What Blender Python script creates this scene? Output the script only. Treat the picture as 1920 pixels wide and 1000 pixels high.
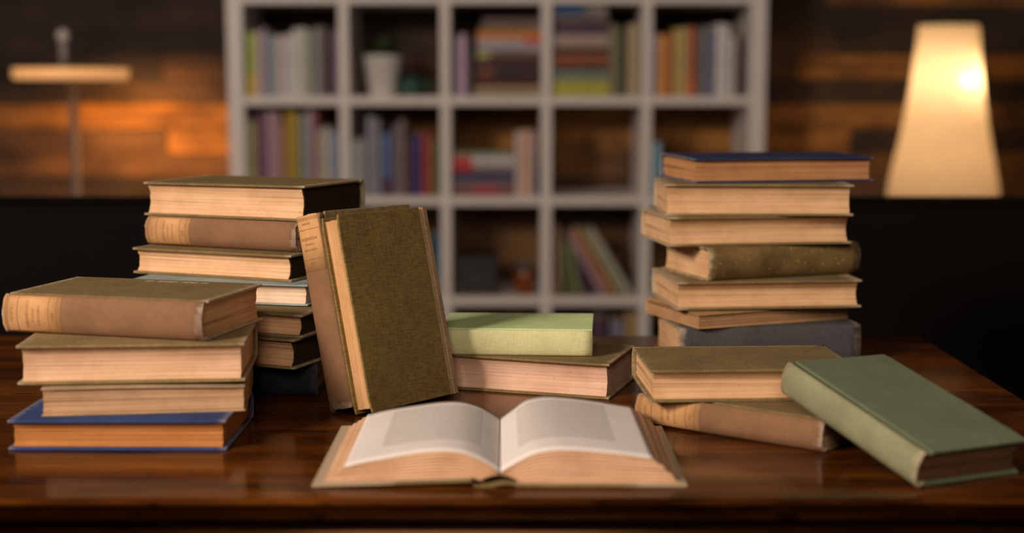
import bpy, bmesh, math, random
from mathutils import Matrix, Vector, Euler
R = math.radians
rnd = random.Random(7)
for o in list(bpy.data.objects): bpy.data.objects.remove(o)
scn = bpy.context.scene
COL = scn.collection

# ------------------------------------------------------------------ camera, world, light, exposure
TZ = 0.78                      # table top height
CAMH = TZ + 0.3713
PITCH = 7.15
FPX = 2695.0
cam_d = bpy.data.cameras.new('camera'); cam = bpy.data.objects.new('camera', cam_d); COL.objects.link(cam)
cam.location = (0, 0, CAMH); cam.rotation_euler = (R(90 - PITCH), 0, 0)
cam_d.sensor_width = 36; cam_d.lens = FPX / 1920 * 36
cam_d.clip_start = .05; cam_d.clip_end = 50
cam_d.dof.use_dof = True; cam_d.dof.focus_distance = 1.69; cam_d.dof.aperture_fstop = 2.1
scn.camera = cam
w = bpy.data.worlds.new('world'); scn.world = w; w.use_nodes = True
w.node_tree.nodes['Background'].inputs[0].default_value = (1, .8, .6, 1)
w.node_tree.nodes['Background'].inputs[1].default_value = .01
scn.view_settings.view_transform = 'Standard'; scn.view_settings.look = 'None'
scn.view_settings.gamma = 1; scn.view_settings.use_curve_mapping = False
scn.view_settings.exposure = 0.0

def light(name, kind, loc, energy, color, size=.1, target=None, **kw):
    l = bpy.data.lights.new(name, kind); l.energy = energy; l.color = color
    if kind == 'AREA': l.shape = 'SQUARE'; l.size = size
    else: l.shadow_soft_size = size
    for k, v in kw.items(): setattr(l, k, v)
    o = bpy.data.objects.new(name, l); COL.objects.link(o); o.location = loc
    if target is not None:
        o.rotation_euler = (Vector(target) - Vector(loc)).to_track_quat('-Z', 'Y').to_euler()
    return o
light('key_softbox', 'AREA', (-2.25, -.35, 2.45), 126, (1, .79, .635), .75, target=(0, 2.3, .9))

light('added_fill_behind_camera', 'AREA', (-.15, -1.3, 2.35), 38, (1, .80, .64), .9, target=(.1, 1.8, .8))  # added fill area light, out of view, brightening front-facing covers

# ------------------------------------------------------------------ helpers
def lin(c):
    out = []
    for v in c[:3]:
        v = v / 255
        out.append(v / 12.92 if v <= .04045 else ((v + .055) / 1.055) ** 2.4)
    return out
EKEY = (.48, .36, .31)
def alb(c, k=1.0):
    """albedo of a back-shelf thing from its seen colour"""
    return tuple(min(.85, max(.004, a / b * k)) for a, b in zip(lin(c), EKEY))
def at(px, py, Y):
    """point of the plane y=Y that the frame shows at (px,py)"""
    p = R(PITCH); a = (px - 960) / FPX; b = (500 - py) / FPX
    dy = math.cos(p) + b * math.sin(p); dz = -math.sin(p) + b * math.cos(p); t = Y / dy
    return a * t, CAMH + dz * t

def tag(o, label, cat, group=None, kind=None):
    if label: o['label'] = label
    if cat: o['category'] = cat
    if group: o['group'] = group
    if kind: o['kind'] = kind
    return o
def empty(name, M, label=None, cat=None, group=None):
    o = bpy.data.objects.new(name, None); COL.objects.link(o); o.empty_display_size = .02
    o.matrix_world = M if isinstance(M, Matrix) else Matrix.Translation(M)
    return tag(o, label, cat, group)
def mesh(name, verts, faces, mats, parent=None, smooth=False, mi=None):
    me = bpy.data.meshes.new(name); me.from_pydata([tuple(v) for v in verts], [], faces); me.update()
    bm = bmesh.new(); bm.from_mesh(me); bmesh.ops.recalc_face_normals(bm, faces=bm.faces[:]); bm.to_mesh(me); bm.free()
    if not isinstance(mats, (list, tuple)): mats = [mats]
    for m in mats: me.materials.append(m)
    if mi:
        for p, i in zip(me.polygons, mi): p.material_index = i
    if smooth:
        for p in me.polygons: p.use_smooth = True
    o = bpy.data.objects.new(name, me); COL.objects.link(o)
    if parent: o.parent = parent
    return o
def bevel(o, wd, seg=2, ang=30):
    m = o.modifiers.new('bevel', 'BEVEL'); m.width = wd; m.segments = seg; m.limit_method = 'ANGLE'; m.angle_limit = R(ang)
    return o
class MB:
    def __init__(s): s.v = []; s.f = []; s.m = []
    def add(s, v, f, mi=0):
        n = len(s.v); s.v += [tuple(p) for p in v]; s.f += [tuple(i + n for i in q) for q in f]; s.m += [mi] * len(f); return s
    def box(s, x0, x1, y0, y1, z0, z1, mi=0, M=None):
        v = [(x, y, z) for z in (z0, z1) for y in (y0, y1) for x in (x0, x1)]
        if M is not None: v = [M @ Vector(p) for p in v]
        return s.add(v, [(0, 2, 3, 1), (4, 5, 7, 6), (0, 1, 5, 4), (2, 6, 7, 3), (0, 4, 6, 2), (1, 3, 7, 5)], mi)
    def extrude(s, prof, xs, f=None, mi=0):
        """closed (y,z) profile swept along x; f(x,y,z,i,k) may bend it"""
        n = len(prof); base = []
        for i, x in enumerate(xs):
            for k, (y, z) in enumerate(prof):
                base.append(f(x, y, z, i, k) if f else (x, y, z))
        fs = []
        for i in range(len(xs) - 1):
            for k in range(n):
                a = i * n + k; b = i * n + (k + 1) % n
                fs.append((a, b, b + n, a + n))
        fs.append(tuple(range(n - 1, -1, -1))); fs.append(tuple(range((len(xs) - 1) * n, len(xs) * n)))
        return s.add(base, fs, mi)
    def lathe(s, prof, seg=32, c=(0, 0, 0), mi=0, cap=True):
        b = []; n = len(prof)
        for (r, z) in prof:
            for k in range(seg):
                a = 2 * math.pi * k / seg; b.append((c[0] + r * math.cos(a), c[1] + r * math.sin(a), c[2] + z))
        fs = [(i * seg + k, i * seg + (k + 1) % seg, (i + 1) * seg + (k + 1) % seg, (i + 1) * seg + k) for i in range(n - 1) for k in range(seg)]
        if cap: fs += [tuple(range(seg - 1, -1, -1)), tuple(range((n - 1) * seg, n * seg))]
        return s.add(b, fs, mi)
    def tube(s, a, b, r, seg=10, mi=0):
        a = Vector(a); b = Vector(b); d = (b - a).normalized(); u = d.orthogonal().normalized(); v = d.cross(u)
        pts = [p + r * (math.cos(t) * u + math.sin(t) * v) for p in (a, b) for t in [2 * math.pi * k / seg for k in range(seg)]]
        fs = [(k, (k + 1) % seg, seg + (k + 1) % seg, seg + k) for k in range(seg)] + [tuple(range(seg - 1, -1, -1)), tuple(range(seg, 2 * seg))]
        return s.add(pts, fs, mi)
    def build(s, name, mats, parent=None, smooth=False):
        return mesh(name, s.v, s.f, mats, parent, smooth, s.m)

# ------------------------------------------------------------------ materials
MATS = {}
def new_mat(name):
    m = bpy.data.materials.new(name); m.use_nodes = True; return m, m.node_tree, m.node_tree.nodes['Principled BSDF']
def nd(nt, t, **kw):
    n = nt.nodes.new(t)
    for k, v in kw.items():
        if k.startswith('_'): setattr(n, k[1:], v)
        else: n.inputs[k].default_value = v
    return n
def ramp(nt, stops):
    r = nt.nodes.new('ShaderNodeValToRGB'); e = r.color_ramp.elements
    while len(e) < len(stops): e.new(.5)
    for el, (p, c) in zip(e, stops):
        el.position = p; el.color = (*c, 1) if len(c) == 3 else c
    return r
def noise(nt, scale_vec, sc=1, detail=3, rough=.55, coord='Object'):
    tc = nd(nt, 'ShaderNodeTexCoord'); mp = nd(nt, 'ShaderNodeMapping', Scale=scale_vec)
    nt.links.new(tc.outputs[coord], mp.inputs[0])
    n = nd(nt, 'ShaderNodeTexNoise', Scale=sc, Detail=detail, Roughness=rough); nt.links.new(mp.outputs[0], n.inputs['Vector'])
    return n
def mul(nt, a, b, fac=1.0, mode='MULTIPLY'):
    m = nd(nt, 'ShaderNodeMix', _data_type='RGBA', _blend_type=mode); m.inputs[0].default_value = fac
    nt.links.new(a, m.inputs[6]); nt.links.new(b, m.inputs[7]); return m.outputs[2]
def rgb(nt, c):
    n = nd(nt, 'ShaderNodeRGB'); n.outputs[0].default_value = (*c, 1); return n.outputs[0]
def plain(name, c, rough=.6, metal=0, spec=.5, vary=.12, coat=0):
    key = (name, tuple(c), rough)
    if key in MATS: return MATS[key]
    m, nt, b = new_mat(name)
    n = noise(nt, (1, 1, 1), 12, 4)
    r = ramp(nt, [(.3, (1 - vary,) * 3), (.7, (1, 1, 1))]); nt.links.new(n.outputs[0], r.inputs[0])
    nt.links.new(mul(nt, rgb(nt, c), r.outputs[0]), b.inputs['Base Color'])
    b.inputs['Roughness'].default_value = rough; b.inputs['Metallic'].default_value = metal
    b.inputs['Specular IOR Level'].default_value = spec; b.inputs['Coat Weight'].default_value = coat
    MATS[key] = m; return m
def cloth(name, c, worn=None, weave=.28, blotch=.25, L=None, rough=.85, speck=0):
    """book cloth: crossed threads, blotches, rubbed ends"""
    m, nt, b = new_mat(name)
    n1 = noise(nt, (1400, 90, 90), 1, 2); n2 = noise(nt, (90, 1400, 1400), 1, 2)
    a = nd(nt, 'ShaderNodeMath', _operation='ADD'); nt.links.new(n1.outputs[0], a.inputs[0]); nt.links.new(n2.outputs[0], a.inputs[1])
    r = ramp(nt, [(.38, (1 - weave,) * 3), (.62, (1 + weave * .5,) * 3)])
    h = nd(nt, 'ShaderNodeMath', _operation='MULTIPLY'); h.inputs[1].default_value = .5
    nt.links.new(a.outputs[0], h.inputs[0]); nt.links.new(h.outputs[0], r.inputs[0])
    n3 = noise(nt, (1, 1, 1), 22, 5, .65); r3 = ramp(nt, [(.3, (1 - blotch,) * 3), (.72, (1 + blotch * .4,) * 3)]); nt.links.new(n3.outputs[0], r3.inputs[0])
    col = mul(nt, mul(nt, rgb(nt, c), r.outputs[0]), r3.outputs[0])
    if worn and L:
        tc = nd(nt, 'ShaderNodeTexCoord'); sp = nd(nt, 'ShaderNodeSeparateXYZ'); nt.links.new(tc.outputs['Object'], sp.inputs[0])
        ab = nd(nt, 'ShaderNodeMath', _operation='ABSOLUTE'); nt.links.new(sp.outputs[0], ab.inputs[0])
        n4 = noise(nt, (1, 1, 1), 90, 4, .7)
        ad = nd(nt, 'ShaderNodeMath', _operation='MULTIPLY_ADD'); ad.inputs[1].default_value = .03; nt.links.new(n4.outputs[0], ad.inputs[0]); nt.links.new(ab.outputs[0], ad.inputs[2])
        rr = nd(nt, 'ShaderNodeMapRange'); rr.inputs['From Min'].default_value = L / 2 + .006; rr.inputs['From Max'].default_value = L / 2 + .018
        nt.links.new(ad.outputs[0], rr.inputs['Value'])
        mx = nd(nt, 'ShaderNodeMix', _data_type='RGBA'); nt.links.new(rr.outputs[0], mx.inputs[0]); nt.links.new(col, mx.inputs[6]); mx.inputs[7].default_value = (*worn, 1); col = mx.outputs[2]
    if speck:
        n5 = noise(nt, (1, 1, 1), 260, 2); r5 = ramp(nt, [(.66, (0, 0, 0)), (.72, (1, 1, 1))]); nt.links.new(n5.outputs[0], r5.inputs[0])
        mx = nd(nt, 'ShaderNodeMix', _data_type='RGBA'); nt.links.new(r5.outputs[0], mx.inputs[0]); nt.links.new(col, mx.inputs[6]); mx.inputs[7].default_value = (.5, .4, .25, 1); col = mx.outputs[2]
    nt.links.new(col, b.inputs['Base Color']); b.inputs['Roughness'].default_value = rough; b.inputs['Specular IOR Level'].default_value = .25
    bp = nd(nt, 'ShaderNodeBump', Strength=.35, Distance=.0004); nt.links.new(h.outputs[0], bp.inputs['Height']); nt.links.new(bp.outputs[0], b.inputs['Normal'])
    return m
def pages(name, c, deep=.55, axis='z', sc=1.0, dark_end=None):
    """cut page edges: fine leaf lines, gathering lines, foxing"""
    m, nt, b = new_mat(name)
    v = (5, 5, 1700 * sc) if axis == 'z' else (5, 5, 5)
    coord = 'Object' if axis == 'z' else 'UV'
    if axis == 'uv': v = (4, 60 * sc, 1)
    n1 = noise(nt, v, 1, 2, .6, coord); r1 = ramp(nt, [(.3, (.80, .77, .74)), (.6, (1.04,) * 3)]); nt.links.new(n1.outputs[0], r1.inputs[0])
    v2 = (2.5, 2.5, 420 * sc) if axis == 'z' else (1.5, 16 * sc, 1)
    n2 = noise(nt, v2, 1, 2, .5, coord); r2 = ramp(nt, [(.30, (deep, deep * .92, deep * .86)), (.42, (.95,) * 3), (.7, (1.05,) * 3)]); nt.links.new(n2.outputs[0], r2.inputs[0])
    n3 = noise(nt, (1, 1, 1), 26, 4); r3 = ramp(nt, [(.35, (.86, .82, .76)), (.6, (1, 1, 1))]); nt.links.new(n3.outputs[0], r3.inputs[0])
    n4 = noise(nt, (1, 1, 1), 330, 1); r4 = ramp(nt, [(.74, (1, 1, 1)), (.78, (.6, .5, .4))]); nt.links.new(n4.outputs[0], r4.inputs[0])
    col = mul(nt, mul(nt, mul(nt, mul(nt, rgb(nt, c), r1.outputs[0]), r2.outputs[0]), r3.outputs[0]), r4.outputs[0])
    if dark_end:      # darker colour on one end face only
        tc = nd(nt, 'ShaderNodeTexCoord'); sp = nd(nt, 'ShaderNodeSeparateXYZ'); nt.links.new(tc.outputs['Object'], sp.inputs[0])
        lt = nd(nt, 'ShaderNodeMath', _operation='LESS_THAN'); lt.inputs[1].default_value = dark_end; nt.links.new(sp.outputs[0], lt.inputs[0])
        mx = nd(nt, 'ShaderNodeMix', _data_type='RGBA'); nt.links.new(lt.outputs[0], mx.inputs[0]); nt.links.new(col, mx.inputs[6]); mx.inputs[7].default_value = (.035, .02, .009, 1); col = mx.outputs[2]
    nt.links.new(col, b.inputs['Base Color']); b.inputs['Roughness'].default_value = .8; b.inputs['Specular IOR Level'].default_value = .2
    bp = nd(nt, 'ShaderNodeBump', Strength=.5, Distance=.0005); nt.links.new(n1.outputs[0], bp.inputs['Height']); nt.links.new(bp.outputs[0], b.inputs['Normal'])
    return m
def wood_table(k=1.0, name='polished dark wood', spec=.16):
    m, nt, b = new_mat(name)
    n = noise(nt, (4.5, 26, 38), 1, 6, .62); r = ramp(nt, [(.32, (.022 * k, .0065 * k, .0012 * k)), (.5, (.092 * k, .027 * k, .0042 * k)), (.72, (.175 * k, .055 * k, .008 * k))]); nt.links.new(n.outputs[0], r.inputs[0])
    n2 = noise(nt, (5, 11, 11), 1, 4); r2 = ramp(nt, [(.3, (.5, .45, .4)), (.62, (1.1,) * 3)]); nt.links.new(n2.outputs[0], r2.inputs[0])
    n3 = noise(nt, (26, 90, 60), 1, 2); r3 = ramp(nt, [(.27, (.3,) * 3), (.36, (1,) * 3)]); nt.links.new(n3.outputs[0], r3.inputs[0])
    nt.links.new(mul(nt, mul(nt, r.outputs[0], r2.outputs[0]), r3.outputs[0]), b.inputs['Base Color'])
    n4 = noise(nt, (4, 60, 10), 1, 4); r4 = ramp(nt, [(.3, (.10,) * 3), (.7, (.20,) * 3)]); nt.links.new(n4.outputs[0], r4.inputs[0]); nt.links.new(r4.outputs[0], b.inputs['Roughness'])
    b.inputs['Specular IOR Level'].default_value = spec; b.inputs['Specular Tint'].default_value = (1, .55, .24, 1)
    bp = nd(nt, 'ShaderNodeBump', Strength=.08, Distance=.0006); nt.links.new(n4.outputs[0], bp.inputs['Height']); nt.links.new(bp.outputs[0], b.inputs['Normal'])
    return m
def wood_planks():
    m, nt, b = new_mat('reclaimed wood planks')
    at_ = nd(nt, 'ShaderNodeAttribute', _attribute_name='tone')
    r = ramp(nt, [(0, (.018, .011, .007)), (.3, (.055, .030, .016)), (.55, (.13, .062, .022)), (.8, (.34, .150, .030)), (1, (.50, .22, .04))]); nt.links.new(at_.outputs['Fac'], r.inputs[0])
    n = noise(nt, (2.2, 2, 45), 1, 6, .65); r1 = ramp(nt, [(.3, (.45,) * 3), (.65, (1.15,) * 3)]); nt.links.new(n.outputs[0], r1.inputs[0])
    n2 = noise(nt, (3, 3, 6), 1, 4, .6); r2 = ramp(nt, [(.32, (.26, .24, .22)), (.62, (1.2,) * 3)]); nt.links.new(n2.outputs[0], r2.inputs[0])
    nt.links.new(mul(nt, mul(nt, r.outputs[0], r1.outputs[0]), r2.outputs[0]), b.inputs['Base Color'])
    b.inputs['Roughness'].default_value = .75
    bp = nd(nt, 'ShaderNodeBump', Strength=.5, Distance=.003); nt.links.new(n.outputs[0], bp.inputs['Height']); nt.links.new(bp.outputs[0], b.inputs['Normal'])
    return m
def emit(name, c, s):
    m, nt, b = new_mat(name); b.inputs['Base Color'].default_value = (*c, 1)
    b.inputs['Emission Color'].default_value = (*c, 1); b.inputs['Emission Strength'].default_value = s; return m

# ------------------------------------------------------------------ room
WX, WY0, WY1, WZ = 3.2, -1.8, 5.37, 2.7
dark_paint = plain('dark taupe wall paint', (.05, .038, .03), .9)
def struct(name, mb, m): return tag(mb.build(name, m), None, None, kind='structure')
struct('floor', MB().box(-WX, WX, WY0, WY1, -.05, 0), plain('dark floor boards', (.02, .012, .008), .6))
struct('ceiling', MB().box(-WX, WX, WY0, WY1, WZ, WZ + .05), dark_paint)
struct('wall_left', MB().box(-WX - .05, -WX, WY0, WY1, 0, WZ), dark_paint)
struct('wall_right', MB().box(WX, WX + .05, WY0, WY1, 0, WZ), dark_paint)
struct('wall_front', MB().box(-WX, WX, WY0 - .05, WY0, 0, WZ), dark_paint)
# plank wall: rows .0905 m high; tone by row on each side of the bookcase
def plank_wall():
    verts = []; faces = []; tones = []
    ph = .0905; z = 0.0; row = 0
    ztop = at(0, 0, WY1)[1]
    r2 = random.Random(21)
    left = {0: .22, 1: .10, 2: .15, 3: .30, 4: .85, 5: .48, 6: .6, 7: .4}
    mid_ = {0: .3, 1: .3, 2: .35, 3: .4, 4: .95, 5: .95, 6: .7, 7: .4, 8: .5, 9: .7, 10: .6, 11: .3}  # rows seen through the shelves lightened to stand in for weak light
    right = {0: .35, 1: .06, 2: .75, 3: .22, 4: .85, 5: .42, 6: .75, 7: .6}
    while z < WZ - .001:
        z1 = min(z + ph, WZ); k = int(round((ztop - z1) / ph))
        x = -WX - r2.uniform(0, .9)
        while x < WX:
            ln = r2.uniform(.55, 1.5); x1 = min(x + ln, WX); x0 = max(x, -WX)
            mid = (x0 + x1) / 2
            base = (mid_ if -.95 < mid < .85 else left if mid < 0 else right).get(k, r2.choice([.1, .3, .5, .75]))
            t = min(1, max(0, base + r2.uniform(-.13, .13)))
            dy = r2.uniform(0, .008)
            if x1 > x0 + .01:
                n = len(verts); g = .0015
                for (yy) in (WY1 - dy, WY1 + .03):
                    for (xx, zz) in ((x0 + g, z + g), (x1 - g, z + g), (x1 - g, z1 - g), (x0 + g, z1 - g)): verts.append((xx, yy, zz))
                faces.extend([(n, n + 1, n + 2, n + 3), (n + 4, n + 7, n + 6, n + 5), (n, n + 4, n + 5, n + 1), (n + 1, n + 5, n + 6, n + 2), (n + 2, n + 6, n + 7, n + 3), (n + 3, n + 7, n + 4, n)])
                tones.extend([t] * 8)
            x = x1
        z = z1; row += 1
    n = len(verts)
    verts += [(-WX, WY1 + .03, 0), (WX, WY1 + .03, 0), (WX, WY1 + .03, WZ), (-WX, WY1 + .03, WZ)]; faces.append((n, n + 1, n + 2, n + 3)); tones += [0] * 4
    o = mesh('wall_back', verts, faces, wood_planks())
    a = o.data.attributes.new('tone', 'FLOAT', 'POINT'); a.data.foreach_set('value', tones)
    o['kind'] = 'structure'
plank_wall()

# ------------------------------------------------------------------ desk
WOOD = wood_table()
WOOD_SHADED = wood_table(.16, 'moulding darkened for vignette', .13)  # same wood, with lens vignette darkening put into the colour
TX0, TX1, TY0, TY1 = -.98, .615, 1.262, 2.13
def desk():
    root = empty('desk', (0, 1.7, 0), 'old polished dark red-brown wooden desk with a moulded edge, carrying all the old books', 'desk')
    def P(v): return [(a, b - 1.7, c) for a, b, c in v]
    prof = [(-.02, 0), (-.007, 0), (-.0035, -.0012), (-.002, -.0035), (-.003, -.006), (-.008, -.0075), (-.0095, -.0105), (-.005, -.0125), (-.001, -.0145), (0, -.0175), (-.002, -.0205), (-.008, -.0225),
            (-.013, -.024), (-.014, -.028), (-.009, -.031), (-.0065, -.036), (-.0065, -.045), (-.03, -.045)]
    loops = []
    for (o, z) in prof:
        loops.append([(TX0 - o, TY0 - o, TZ + z), (TX1 + o, TY0 - o, TZ + z), (TX1 + o, TY1 + o, TZ + z), (TX0 - o, TY1 + o, TZ + z)])
    v = [p for l in loops for p in l]
    f = [(i * 4 + k, i * 4 + (k + 1) % 4, (i + 1) * 4 + (k + 1) % 4, (i + 1) * 4 + k) for i in range(len(prof) - 1) for k in range(4)]
    def slab(pr):
        v = []
        for (o, z) in pr: v += [(TX0 - o, TY0 - o, TZ + z), (TX1 + o, TY0 - o, TZ + z), (TX1 + o, TY1 + o, TZ + z), (TX0 - o, TY1 + o, TZ + z)]
        n = len(pr); f = [(i * 4 + k, i * 4 + (k + 1) % 4, (i + 1) * 4 + (k + 1) % 4, (i + 1) * 4 + k) for i in range(n - 1) for k in range(4)]
        return P(v), f + [(0, 1, 2, 3), tuple(4 * n - 4 + k for k in range(4))]
    v, f = slab(prof[:7]); mesh('desk_top', v, f, WOOD, root)
    v, f = slab([(-.03, prof[6][1])] + prof[6:]); e = mesh('edge_moulding', v, f, WOOD_SHADED, root); e['label'] = 'moulded edge of the desk, vignette darkening put into its colour'
    mb = MB(); a = .05
    for (x0, x1, y0, y1) in ((TX0 + a, TX1 - a, TY0 + a, TY0 + a + .022), (TX0 + a, TX1 - a, TY1 - a - .022, TY1 - a)):
        q = MB().box(x0, x1, y0 - 1.7, y1 - 1.7, TZ - .15, TZ - .045); bevel(q.build('apron', WOOD_SHADED, root), .002)
    for (x0, x1) in ((TX0 + a, TX0 + a + .022), (TX1 - a - .022, TX1 - a)):
        q = MB().box(x0, x1, TY0 + a + .022 - 1.7, TY1 - a - .022 - 1.7, TZ - .15, TZ - .045); bevel(q.build('apron', WOOD_SHADED, root), .002)
    for x in (TX0 + .085, TX1 - .085):
        for y in (TY0 + .085, TY1 - .085):
            pr = [(.018, 0), (.024, .01), (.026, .04), (.016, .06), (.02, .09), (.03, .3), (.034, .5), (.024, .53), (.036, .56), (.036, .62)]
            q = MB().lathe(pr, 24, (x, y - 1.7, 0)); q.box(x - .032, x + .032, y - 1.7 - .032, y - 1.7 + .032, .60, TZ - .046)
            q.build('leg', WOOD, root, smooth=False)
desk()

# ------------------------------------------------------------------ foreground books
def spine_profile(W, T, ct, bulge, n=12, hw=0):
    """outer spine curve (y,z) from the lower joint to the upper joint; spine side is -y"""
    y0 = -W / 2 + bulge
    pts = [(y0 + .010 + hw, ct * .95), (y0 + .0065 + hw, ct * .98), (y0 + .0045 + hw, ct * .45), (y0 + .002 + hw, .0001)]
    if hw: pts.append((y0 + .001, .0001))
    zc = T / 2
    for k in range(n + 1):
        t = -1 + 2 * k / n
        z = zc + t * (T / 2 - .0006)
        y = y0 - bulge * (1 - abs(t) ** 2.6)
        pts.append((y, z))
    if hw: pts.append((y0 + .001, T - .0001))
    pts += [(y0 + .002 + hw, T - .0001), (y0 + .0045 + hw, T - ct * .45), (y0 + .0065 + hw, T - ct * .98), (y0 + .010 + hw, T - ct * .95)]
    return pts
def offset(pts, d):
    out = []
    for i, p in enumerate(pts):
        a = pts[max(0, i - 1)]; b = pts[min(len(pts) - 1, i + 1)]
        tx, tz = b[0] - a[0], b[1] - a[1]; l = math.hypot(tx, tz) or 1
        out.append((p[0] + tz / l * d, p[1] - tx / l * d))
    return out
def strip(spts, x0, x1, off, th=.00025, t0=0, t1=1, wob=0):
    """band hugging the spine from x0 to x1, over the part t0..t1 of its curve"""
    core = spts[4:-4]; n = len(core) - 1
    def ev(t):
        u = t * n; i = min(n - 1, int(u)); f = u - i
        return (core[i][0] * (1 - f) + core[i + 1][0] * f, core[i][1] * (1 - f) + core[i + 1][1] * f)
    m = max(3, int(14 * (t1 - t0)) + 2)
    base = [ev(t0 + (t1 - t0) * k / (m - 1)) for k in range(m)]
    o = offset(base, -off); i = offset(base, -off + th)
    prof = o + i[::-1]
    q = MB(); q.extrude(prof, [x0, x1]); return q
def book(name, M, L, W, T, cov, pg, label, cat='book', group=None, spine=None, ct=.003, bulge=.005, groove=.005, inset=.005,
         tab=None, warp=0, ragged=0, soft=False, seed=0, flat_spine=False, lettering=None, gap=0.0, hw=0):
    r = random.Random(seed + 3)
    root = empty(name, M, label, cat, group)
    spine = spine or cov
    ys = -W / 2 + bulge + .0095 + hw
    yf = W / 2
    xs = [-L / 2 + L * k / 16 for k in range(17)]
    sag = [r.uniform(-1, 1) for _ in range(4)]
    for nm, z0, z1, s in (('back_cover', 0, ct, 0), ('front_cover', T - ct, T, 1)):
        q = MB(); ny = 7
        top = [(ys + (yf - ys) * k / ny, z1) for k in range(ny + 1)]; bot = [(y, z0) for y, _ in top[::-1]]
        def bend(x, y, z, i, k, s=s):
            t = (y - ys) / (yf - ys); u = x / (L / 2)
            if s: z += -warp * t * t * (.6 + .4 * u * u) + warp * .35 * (u * t) + .0006 * sag[0] * t * u
            else: z += 0
            yy = y - (.0018 * (abs(u) > .995) if t > .99 else 0)
            return (x, yy, z)
        q.extrude(top + bot, xs, bend)
        o = q.build(nm, cov, root); bevel(o, .0009, 2, 40)
    sp = spine_profile(W, T, ct, bulge, hw=hw)
    inn = offset(sp, .0011 if not soft else .0006)
    q = MB()
    def rag(x, y, z, i, k):
        if ragged and abs(x) > L / 2 - .0005:
            x += (math.copysign(1, x)) * -r.uniform(0, ragged)
        return (x, y, z)
    q.extrude(sp + inn[::-1], xs, rag)
    s = q.build('spine', spine, root, smooth=not hw)
    # page block
    zb, zt = ct + gap * 0, T - ct - gap
    n = 10; prof = []
    for k in range(n + 1):
        t = -1 + 2 * k / n; z = zb + (zt - zb) * k / n
        prof.append((yf - inset - groove * (1 - t * t) , z))
    yb = -W / 2 + bulge + .0035
    for k in range(n, -1, -1):
        t = -1 + 2 * k / n; z = zb + (zt - zb) * k / n
        prof.append((yb - (bulge * .75) * (1 - t * t), z))
    xp = [-L / 2 + inset + (L - 2 * inset) * k / 12 for k in range(13)]
    ph = r.uniform(0, 6)
    def wave(x, y, z, i, k):
        e = .0003 * math.sin(z * 520 + ph) + .00025 * math.sin(z * 1300 + ph * 2 + x * 9)
        if k <= n: y += e
        if warp and z > zb + .001: z -= warp * ((y - yb) / W) ** 2 * .9 * (z - zb) / (zt - zb)
        if i in (0, 12): x += e * .8
        return (x, y, z)
    p = MB().extrude(prof, xp, wave).build('page_block', pg, root)
    if tab:
        e = tab.get('end', -1); tl = L * tab.get('frac', .3)
        a, b = (-L / 2 + .0015, -L / 2 + tl) if e < 0 else (L / 2 - tl, L / 2 - .0015)
        lab = strip(sp, a, b, .00035, .0003, .02, .98).build('spine_label', TAN, s, smooth=True); lab['label'] = 'tan paper title label on the spine'
        q = MB(); X = lambda f: (a + (b - a) * f) if e < 0 else (b - (b - a) * f)
        for f_ in (.045, .075, .25, .79, .925):
            x = X(f_); st = strip(sp, x - .00035, x + .00035, .00055, .0002, .03, .97); q.add(st.v, st.f)
        for (f_, t0, t1, hh, step) in ((.15, .34, .66, .0016, .045), (.42, .16, .84, .0022, .052), (.52, .30, .7, .0014, .04), (.62, .22, .78, .0014, .04), (.86, .4, .6, .0018, .05)):
            t = t0
            while t < t1:
                x = X(f_); hgt = hh * r.uniform(.55, 1)
                st = strip(sp, x - hgt, x + hgt, .00055, .0002, t, t + step * r.uniform(.3, .62)); q.add(st.v, st.f); t += step
        q.build('lettering', INK, lab)
    if lettering:
        q = MB(); x, x1, y, hgt = lettering; 
        while x < x1:
            a = r.uniform(.003, .007)
            pts = [(x, y), (x + a * .35, y + hgt), (x + a * .6, y + hgt * .2), (x + a, y + hgt * .8)]
            for (p0, p1) in zip(pts, pts[1:]):
                q.tube((p0[0], p0[1], T + .0001), (p1[0], p1[1], T + .0001), .0005, 5)
            x += a * 1.15 + (.006 if r.random() < .2 else 0)
        l = q.build('title_lettering', plain('faded gilt', (.62, .55, .42), .5), root); l['label'] = 'pale title lettering on the cover'
    return root

TAN = cloth('tan label paper', (.64, .36, .16), weave=.05, blotch=.35)
INK = plain('brown ink', (.30, .15, .06), .8)
OLIVE = dict(c=(.235, .170, .074))
BROWN_SP = (.265, .145, .076)
def olive(k=1, worn=(.42, .33, .22)): return cloth('olive book cloth', tuple(v * k for v in OLIVE['c']), worn=worn, L=.235, weave=.35, blotch=.22)
OLV = olive()
def brown_spine(L): return cloth('faded brown spine cloth', BROWN_SP, worn=(.6, .47, .38), L=L, weave=.12, blotch=.2)
PG_CREAM = pages('cream page edges', (.82, .53, .30))
PG_LIGHT = pages('pale page edges', (.84, .66, .50), deep=.75)
PG_TAN = pages('tan page edges', (.70, .42, .21))
PG_DARK = pages('amber page edges', (.52, .22, .065), deep=.45)
PG_DULL = pages('dull page edges', (.60, .38, .22), deep=.4)

Zf = lambda x, y, z, yaw, face='spine', lift=0: Matrix.Translation((x, y, TZ + z + .0003)) @ Matrix.Rotation(R(yaw), 4, 'Z') @ (Matrix.Rotation(math.pi, 4, 'Z') if face == 'fore' else Matrix())
GL = 'old books piled on the desk'
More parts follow.
